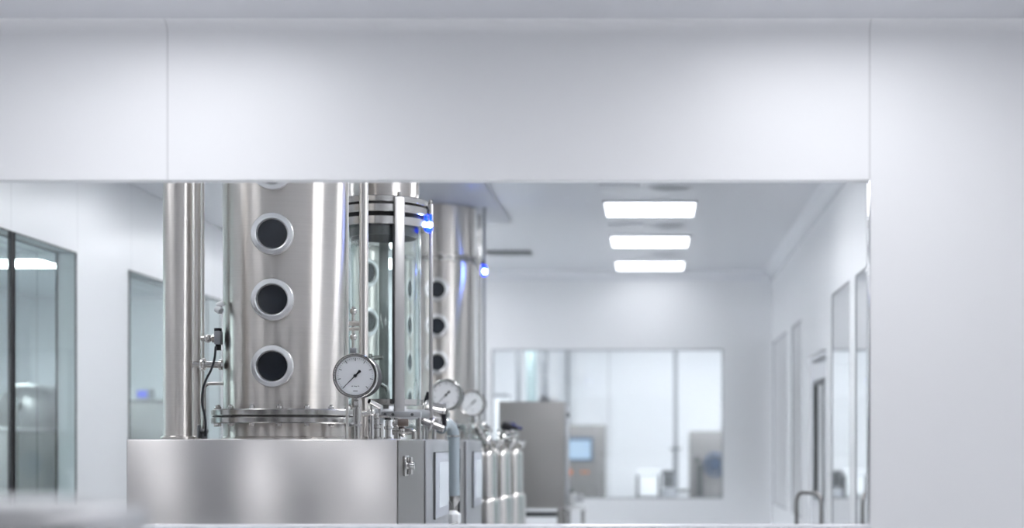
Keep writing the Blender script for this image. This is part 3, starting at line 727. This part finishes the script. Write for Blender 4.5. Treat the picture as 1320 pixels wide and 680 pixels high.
# ------------------------------------------------------------------ steel bottles right of the screens
def bottle(label, px, D, tilt, capmat, group):
    x = X(px, D); t = thing('steel_bottle', label, 'steel bottle', (x, D, 0), group)
    zs = Z(577, 8.7); zb_ = Z(637, 8.7)
    b = B(); b.lathe([(0, zb_-.004), (.058, zb_-.004), (.058, zs-.045), (.054, zs-.022), (.040, zs-.010), (.024, zs), (.016, zs+.004), (.016, zs+.022), (0, zs+.022)], (x, D, 0), seg=40); b.build('body', M['bottle'], t, 50)
    b = B(); b.lathe([(0, .34), (.030, .34), (.074, .40), (.074, zb_-.030), (.070, zb_-.014), (.058, zb_-.005), (0, zb_-.005)], (x, D, 0), seg=40); b.build('lower_vessel', M['bottle'], t, 50)
    for k in range(3):
        a = 2*PI*k/3+.4; q = (x+.048*math.cos(a), D+.048*math.sin(a)); b = B(); b.cyl((*q, 0), (*q, .40), .009); b.build('leg', M['satin'], t)
    n = Vector((x, D, zs+.02)); dr = Vector((math.sin(tilt), -.25, math.cos(tilt))).normalized()
    b = B(); b.ball(n+Vector((0, 0, .016)), .034); b.cyl(n+Vector((0, 0, .014)), n+dr*.088, .026); b.clamp(n+dr*.06, dr, .027, .018); b.cyl(n+dr*.088, n+dr*.097, .036)
    sd = Vector((1, -.3, -.35)).normalized(); o_ = n+Vector((0, 0, .02)); b.cyl(o_, o_+sd*.058, .017); b.cyl(o_+sd*.058, o_+sd*.068, .026)
    b.build('head', M['polish'], t, 30)
    c0 = n+dr*.098; b = B(); b.lathe([(0, 0), (.030, 0), (.030, .022), (.022, .032), (0, .032)], c0, dr, 24); b.cyl(c0+dr*.015, c0+dr*.015+Vector((.065, 0, -.016)), .013, .009); b.build('cap', M[capmat], t, 30)
    return t
gb = 'steel bottles with angled heads beside the screens'
bottle('steel bottle nearest the second screen panel, with bright flat shoulder', 628, 8.35, -.5, 'satin', gb)
bottle('steel bottle in the middle of three, with black-capped head', 646, 8.8, .30, 'black', gb)
bottle('steel bottle nearest the grey cabinet, with dark blue cap', 662, 9.25, -.1, 'bluecap', gb)
b = B(); y = 9.0; b.tube([(X(612, y), y, Z(548, y)), (X(626, y), y, Z(548, y)), (X(633, y), y-.05, Z(553, y))], .013, corner=.02); b.ball((X(622, y), y, Z(548, y)), .026); b.cyl((X(612, y), y, Z(548, y)-.013), (X(612, y), y, TOP+.001), .010)
tag(b.build('cross_pipe', M['polish']), 'short shiny cross pipe left of the steel bottle heads', 'pipe')

# ------------------------------------------------------------------ grey cabinet behind the bottles
D0 = 11.0
t = thing('control_cabinet', 'grey steel control cabinet on an open stand behind the steel bottles', 'cabinet', (X(686, D0), D0, 0))
cx0, cx1 = X(643, D0), X(727, D0); cz0, cz1 = Z(655, D0), Z(517, D0)
b = B(); b.box(cx0, cx1, D0, D0+.5, cz0, cz1, .006); b.build('body', M['cab_mid'], t)
b = B(); b.box(cx1+.001, cx1+.012, D0+.03, D0+.49, cz0+.01, cz1-.015, .003); b.build('side_door', M['cab_light'], t)
b = B(); b.cyl((cx1+.0125, D0+.12, Z(534, D0)), (cx1+.035, D0+.12, Z(534, D0)), .016); b.build('lock', M['dark_grey'], t)
for lx in (cx0+.03, cx1-.03):
    for ly in (D0+.04, D0+.46):
        b = B(); b.box(lx-.02, lx+.02, ly-.02, ly+.02, 0, cz0-.001); b.build('leg', M['satin'], t)
b = B(); b.box(cx0+.052, cx1-.052, D0+.03, D0+.06, Z(666, D0), Z(659, D0)); b.build('cross_rail', M['dark_grey'], t)
b = B(); b.box(cx0+.052, cx1-.052, D0+.02, D0+.47, .5, .53); b.build('shelf', M['dark_grey'], t)
b = B(); b.cyl((X(702, D0+.2), D0+.2, cz1+.001), (X(702, D0+.2), D0+.2, cz1+.05), .03); b.lathe([(.03, .012), (.045, .012), (.045, .024), (.03, .024)], (X(702, D0+.2), D0+.2, cz1), seg=24, closed=True); b.build('cable_gland', M['grey_plastic'], t)
b = B(); b.box(X(709, D0+.1), X(718, D0+.1), D0+.08, D0+.14, cz1+.001, cz1+.035, .006); b.build('vent_cap', M['white_plastic'], t)
t = thing('trolley', 'small white utility trolley right of the grey cabinet base', 'trolley', (X(742, 11.3), 11.3, 0))
tx0, tx1 = X(730, 11.3), X(752, 11.3)+.01
b = B(); b.box(tx0, tx1, 11.2, 11.48, Z(657, 11.2), Z(652, 11.2), .006); b.build('top', M['white_plastic'], t)
b = B(); b.box(tx0, tx1, 11.2, 11.48, .3, .33, .006); b.build('shelf', M['white_plastic'], t)
for lx in (tx0+.015, tx1-.015):
    for ly in (11.22, 11.46): b = B(); b.cyl((lx, ly, 0), (lx, ly, .299), .01); b.cyl((lx, ly, .331), (lx, ly, Z(657, 11.2)-.001), .01); b.build('leg', M['satin'], t)
zt_ = Z(652, 11.2)+.001
t = thing('pump', 'small white and grey pump standing on the utility trolley', 'pump', (X(741, 11.3), 11.3, zt_))
b = B(); b.box(X(733, 11.3), X(742, 11.3), 11.26, 11.40, zt_, zt_+.09, .008); b.build('body', M['white_plastic'], t)
b = B(); b.cyl((X(742.2, 11.3), 11.33, zt_+.055), (X(752, 11.3), 11.33, zt_+.055), .028, bev=.004); b.build('motor', M['cab_light'], t)
b = B(); b.cyl((X(737, 11.3), 11.33, zt_+.0905), (X(737, 11.3), 11.33, zt_+.115), .012); b.build('cap', M['dark_grey'], t)

# ------------------------------------------------------------------ hoop rail by the door
D_ = 9.4
t = thing('guard_rail', 'dark inverted-U steel guard rail standing before the right wall door', 'rail', (X(1043, D_), D_, 0))
b = B(); zz = Z(634, D_)
b.tube([(X(1027, D_), D_, .012), (X(1027, D_), D_, zz), (X(1059, D_-.2), D_-.2, zz), (X(1059, D_-.2), D_-.2, .012)], .012, 16, corner=.07); b.build('hoop', M['cab_dark'], t)
for px, dd in ((1027, D_), (1059, D_-.2)): b = B(); b.cyl((X(px, dd), dd, 0), (X(px, dd), dd, .0115), .035); b.build('foot_plate', M['satin'], t)

# ------------------------------------------------------------------ room beyond the end window
DB = 18.0
t = thing('operator_cabinet', 'grey cabinet with lit blue screen behind the end window', 'cabinet', (X(757, DB), DB, 0))
b = B(); b.box(X(716, DB), X(780, DB), DB, DB+.5, .05, Z(547, DB), .01); b.build('body', M['cab_dark'], t)
b = B(); b.box(X(729, DB), X(764.5, DB), DB-.03, DB-.001, Z(593.5, DB), Z(563, DB), .006); s_ = b.build('screen_housing', M['bluegrey'], t)
b = B(); b.box(X(732, DB), X(761.5, DB), DB-.034, DB-.0305, Z(591, DB), Z(567, DB)); b.build('screen', M['screen'], s_)
for px, rr in ((735, .026), (751, .016), (757, .016)):
    b = B(); b.cyl((X(px, DB), DB-.001, Z(608, DB)), (X(px, DB), DB-.03, Z(608, DB)), rr, bev=.004); b.build('button', M['orange'], t)
b = B(); b.box(X(716, DB), X(780, DB), DB+.03, DB+.47, 0, .05); b.build('plinth', M['dark_grey'], t)
t = thing('wheel_cabinet', 'grey cabinet with dark hand wheel at the right of end window', 'cabinet', (X(918, DB), DB, 0))
b = B(); b.box(X(889, DB), X(955, DB), DB, DB+.5, .05, Z(555, DB), .01); b.build('body', M['cab_dark'], t)
wc = (X(921, DB), DB-.10, Z(598, DB))
b = B()
b.tube([(wc[0]+.115*math.cos(a), wc[1], wc[2]+.13*math.sin(a)) for a in [2*PI*k/28 for k in range(29)]], .016, 10)
for k in range(5):
    a = 2*PI*k/5+.3; b.cyl(wc, (wc[0]+.112*math.cos(a), wc[1], wc[2]+.127*math.sin(a)), .011)
b.cyl((wc[0], wc[1]-.03, wc[2]), (wc[0], DB-.001, wc[2]), .035)
b.build('hand_wheel', M['bluegrey'], t)
b = B(); b.lathe([(0, 0), (.075, 0), (.085, .01), (.085, .03), (0, .03)], (wc[0], DB-.031, wc[2]), (0, 1, 0), 28); b.build('hub_plate', M['bluegrey'], t)
b = B(); b.box(X(897, DB), X(906, DB), DB-.06, DB-.001, Z(640, DB), Z(598, DB), .008); b.cyl((X(898.5, DB), DB-.04, Z(592, DB)), (X(898.5, DB), DB-.001, Z(592, DB)), .035); b.build('side_unit', M['dark_grey'], t)
b = B(); b.box(X(889, DB), X(955, DB), DB+.03, DB+.47, 0, .05); b.build('plinth', M['dark_grey'], t)
b = B(); b.box(X(906, 17.6), X(930, 17.6), 17.55, 17.85, 0, .74, .01); tag(b.build('low_bench', M['dark_grey']), 'low dark bench below the hand wheel', 'bench')
DT = 17.3
t = thing('tablet_press', 'small white hooded machine with dark sides behind end window', 'machine', (X(833, DT), DT, 0))
b = B(); b.box(X(824, DT), X(848, DT), DT, DT+.25, Z(640, DT), Z(612, DT), .015); b.build('body', M['white_plastic'], t)
b = B(); b.box(X(821, DT), X(851, DT), DT-.02, DT+.27, Z(611.8, DT), Z(605, DT), .02); b.build('hood', M['white_plastic'], t)
for u in (820, 848.5): b = B(); b.box(X(u, DT), X(u+3.5, DT), DT+.02, DT+.24, Z(640, DT), Z(612.3, DT), .006); b.build('side_panel', M['dark_grey'], t)
b = B(); b.box(X(819, DT), X(853, DT), DT-.03, DT+.28, .05, Z(640, DT)-.002, .01); b.build('base', M['dark_grey'], t)
b = B(); b.box(X(855, DT), X(868, DT), DT+.02, DT+.2, Z(628, DT), Z(612, DT), .01); b.box(X(853, DT), X(870, DT), DT+.0, DT+.22, Z(611.5, DT), Z(606, DT), .01); o = b.build('feeder', M['dark_grey'], t)
b = B(); b.box(X(853.2, DT), X(872, DT), DT-.02, DT+.25, .05, Z(629, DT)-.004, .01); b.build('feeder_base', M['grey_plastic'], t)
b = B(); b.tube([(X(872.5, DT), DT+.05, Z(633, DT)), (X(888, DT), DT+.05, Z(632, DT))], .018); b.build('outfeed', M['dark_grey'], t)
t = thing('service_pole', 'slim grey service pole from ceiling to floor right of white machine', 'pole', (X(870.5, 17.9), 17.9, 0))
px_ = X(871, 17.9)
b = B(); b.cyl((px_, 17.9, .001), (px_, 17.9, Z(579, 17.9)), .033); b.cyl((px_, 17.9, Z(579, 17.9)+.02), (px_, 17.9, CEIL-.001), .024); b.build('pole', M['grey_plastic'], t)
b = B(); b.lathe([(0, 0), (.07, 0), (.07, .019), (0, .019)], (px_, 17.9, Z(579, 17.9)+.0005), seg=24); b.build('collar', M['dark_grey'], t)
gd = 'vertical ducts behind the left part of the end window'
for lab, u, hw, dd, m in (('narrow grey vertical duct behind the end window, leftmost', 668.5, 3.0, 18.2, 'grey_plastic'), ('pale greenish vertical duct behind the grey cabinet top', 685, 7, 18.6, 'teal'), ('darker grey-green vertical duct right above the cabinet cap', 702, 5.0, 18.3, 'grey_plastic')):
    x_ = X(u, dd); w_ = hw*dd/F
    b = B(); b.lathe([(0, .001), (w_*1.2, .001), (w_*1.2, .02), (w_, .03), (w_, CEIL-.02), (w_*1.2, CEIL-.015), (w_*1.2, CEIL-.001), (0, CEIL-.001)], (x_, dd, 0), seg=32)
    tag(b.build('duct', M[m]), lab, 'duct', gd)
b = B(); b.box(X(730, 19.9), X(733.5, 19.9), 19.9, 19.99, .0, CEIL-.001); tag(b.build('conduit', M['grey_plastic']), 'thin grey conduit strip on the far wall above blue screen', 'conduit')
t = thing('wall_box', 'small white wall box with dark top strip at left of end window', 'box', (X(645, 16.5), 16.5, 0))
b = B(); b.box(X(634, 16.5), X(655, 16.5), 16.5, 16.8, .02, Z(511, 16.5), .01); b.build('body', M['white_plastic'], t)
b = B(); b.box(X(633, 16.5), X(656, 16.5), 16.48, 16.82, Z(511, 16.5)+.001, Z(507, 16.5), .004); b.build('lid', M['grey_plastic'], t)

# ------------------------------------------------------------------ room behind the left windows
DL = 12.4
t = thing('process_tank', 'round steel tank blurred behind the leftmost tinted window', 'tank', (X(26, DL), DL, 0))
tx = X(30, DL); tz = Z(532, DL)
b = B(); b.lathe([(0, -.08), (.10, -.07), (.21, -.02), (.235, .03), (.235, .75), (.20, .80), (0, .84)], (tx, DL, tz), (0, 1, 0), 48); b.build('shell', M['cab_dark'], t, 50)
b = B(); b.ball((tx-.02, DL-.10, tz+.06), .055); b.build('port', M['polish'], t)
for dx in (-.14, .14):
    for dy in (.1, .65): b = B(); b.cyl((tx+dx, DL+dy, 0), (tx+dx, DL+dy, tz-.17), .025); b.build('leg', M['satin'], t)
def lab_bench(label, x0, x1, y0, y1, z, mat, group):
    t = thing('machine_unit', label, 'machine', ((x0+x1)/2, (y0+y1)/2, 0), group)
    b = B(); b.box(x0, x1, y0, y1, .08, z, .012); b.build('body', M[mat], t)
    b = B(); b.box(x0+.03, x1-.03, y0+.03, y1-.03, 0, .079); b.build('plinth', M['black'], t)
    b = B(); b.box(x0-.01, x1+.01, y0-.01, y1+.01, z+.001, z+.03, .004); b.build('worktop', M['satin'], t)
    return t
gl = 'grey machines in the room behind the left windows'
lab_bench('dark grey machine low behind the leftmost window pane', X(-60, 11.2), X(12, 11.2)+.10, 11.0, 11.8, Z(556, 11.0), 'cab_dark', gl)
lab_bench('mid grey machine low behind the tinted pane beside white wall', X(20, 13.3), X(92, 13.3), 13.3, 14.2, Z(541, 13.3), 'cab_dark', gl)
lab_bench('grey machine behind the window left of the thick pipe', X(140, 14.6), X(262, 14.6), 14.6, 15.4, Z(518, 14.6), 'cab_dark', gl)
t = thing('display_unit', 'small glowing blue display behind the window left of thick pipe', 'display', (X(184, 14.9), 14.9, Z(518, 14.6)+.03))
zz = Z(518, 14.6)+.031
b = B(); b.box(X(174, 14.8), X(193, 14.8), 14.8, 14.95, zz, Z(500, 14.8), .008); b.build('body', M['grey_plastic'], t)
b = B(); b.box(X(177, 14.8), X(190, 14.8), 14.795, 14.799, Z(512, 14.8), Z(503, 14.8)); b.build('screen', M['screen_blue'], t)
t = thing('tall_cabinet', 'tall pale grey cabinet edge behind the tinted pane beside white wall', 'cabinet', (X(86, 12.6), 12.6, 0))
b = B(); b.box(X(72, 12.2), X(72, 12.2)+.28, 12.2, 12.7, .05, Z(515, 12.2), .01); b.build('body', M['cab_dark'], t)
b = B(); b.box(X(74, 12.2), X(74, 12.2)+.24, 12.23, 12.67, 0, .049); b.build('plinth', M['black'], t)
# added cabinet standing in for a reflection in the right wall windows
t = thing('reflection_unit', 'added grey-green unit standing in for a reflection in right wall windows', 'cabinet', (1.9, 12.0, 0))
DR = 11.6
b = B(); b.box(X(1060, DR), X(1122, DR), DR, DR+.4, .9, Z(611, DR), .01); b.build('body', M['grey_plastic'], t)
b = B(); b.box(X(1059, DR), X(1124, DR), DR-.02, DR+.42, Z(610.8, DR), Z(604, DR), .006); b.build('worktop', M['white_plastic'], t)
b = B(); b.box(X(1062, DR), X(1104, DR), DR-.012, DR-.001, Z(637, DR), Z(630, DR), .002); b.build('label_strip', M['white_plastic'], t)
for lx in (X(1062, DR), X(1120, DR)):
    for ly in (DR+.03, DR+.37): b = B(); b.box(lx-.015, lx+.015, ly-.015, ly+.015, 0, .899); b.build('leg', M['satin'], t)

# ------------------------------------------------------------------ out-of-focus bench close to the camera
t = thing('work_bench', 'blurred steel bench top in the near bottom left corner', 'bench', (-.75, 1.75, 0))
zt_ = Z(656, 1.7)
b = B(); b.box(-1.3, X(192, 1.8), 1.60, 1.8, zt_-.04, zt_, .006); b.build('top', M['bench'], t)
for lx in (-1.25, X(192, 1.8)-.05):
    for ly in (1.63, 1.77): b = B(); b.box(lx-.02, lx+.02, ly-.02, ly+.02, 0, zt_-.041); b.build('leg', M['bench'], t)
t = thing('white_tray', 'blurred white tray standing on the near steel bench', 'tray', (-.8, 1.8, zt_+.001))
b = B(); b.box(-1.25, X(62, 1.65), 1.62, 1.78, zt_+.001, Z(643, 1.7), .004); b.build('body', M['white_plastic'], t)

# unseen cupboards added at the back as dark shapes for the steel to reflect
def cupboard(x0, x1):
    t = thing('reflection_cupboard', 'unseen tall grey cupboard added behind the camera for reflections in the steel', 'cupboard', ((x0+x1)/2, -2.8, 0), 'added cupboards reflected in the steel')
    b = B(); b.box(x0, x1, -2.98, -2.46, .08, 2.45, .006); b.build('body', M['cupboard'], t)
    xm = (x0+x1)/2
    for a, c, h in ((x0+.004, xm-.003, xm-.05), (xm+.003, x1-.004, xm+.05)):
        b = B(); b.box(a, c, -2.4595, -2.44, .1, 2.44, .004); p = b.build('door', M['cupboard'], t)
        b = B(); b.cyl((h, -2.4395, 1.1), (h, -2.41, 1.1), .006); b.cyl((h, -2.4395, 1.3), (h, -2.41, 1.3), .006); b.tube([(h, -2.41, 1.08), (h, -2.41, 1.32)], .007); b.build('handle', M['satin'], p)
    b = B(); b.box(x0+.02, x1-.02, -2.96, -2.5, 0, .079); b.build('plinth', M['black'], t)
for a, c in ((-6.7, -5.3), (-5.28, -3.95), (-2.75, -1.75), (-1.73, -.73), (1.0, 2.0)): cupboard(a, c)

# ------------------------------------------------------------------ camera and colour
cam = bpy.data.cameras.new('camera'); co = bpy.data.objects.new('camera', cam); C.objects.link(co)
co.location = (0, 0, EYE); co.rotation_euler = (PI/2, 0, 0)
cam.sensor_width = 36; cam.sensor_fit = 'HORIZONTAL'; cam.lens = F/1320*36
cam.shift_x = (660-U0)/1320; cam.shift_y = (V0-340)/1320
cam.clip_start = .05; cam.clip_end = 100
cam.dof.use_dof = True; cam.dof.focus_distance = 5.5; cam.dof.aperture_fstop = 1.5
SC.camera = co
w = bpy.data.worlds.new('world'); SC.world = w; w.use_nodes = True
w.node_tree.nodes['Background'].inputs[0].default_value = (.6, .65, .7, 1); w.node_tree.nodes['Background'].inputs[1].default_value = .3
SC.view_settings.view_transform = 'Standard'; SC.view_settings.look = 'None'
SC.view_settings.gamma = 1; SC.view_settings.use_curve_mapping = False
SC.view_settings.exposure = 0.
SC.cycles.use_denoising = True
SC.cycles.max_bounces = 14; SC.cycles.diffuse_bounces = 10; SC.cycles.glossy_bounces = 6; SC.cycles.transmission_bounces = 10; SC.cycles.transparent_max_bounces = 16
SC.cycles.caustics_reflective = False; SC.cycles.sample_clamp_indirect = 8
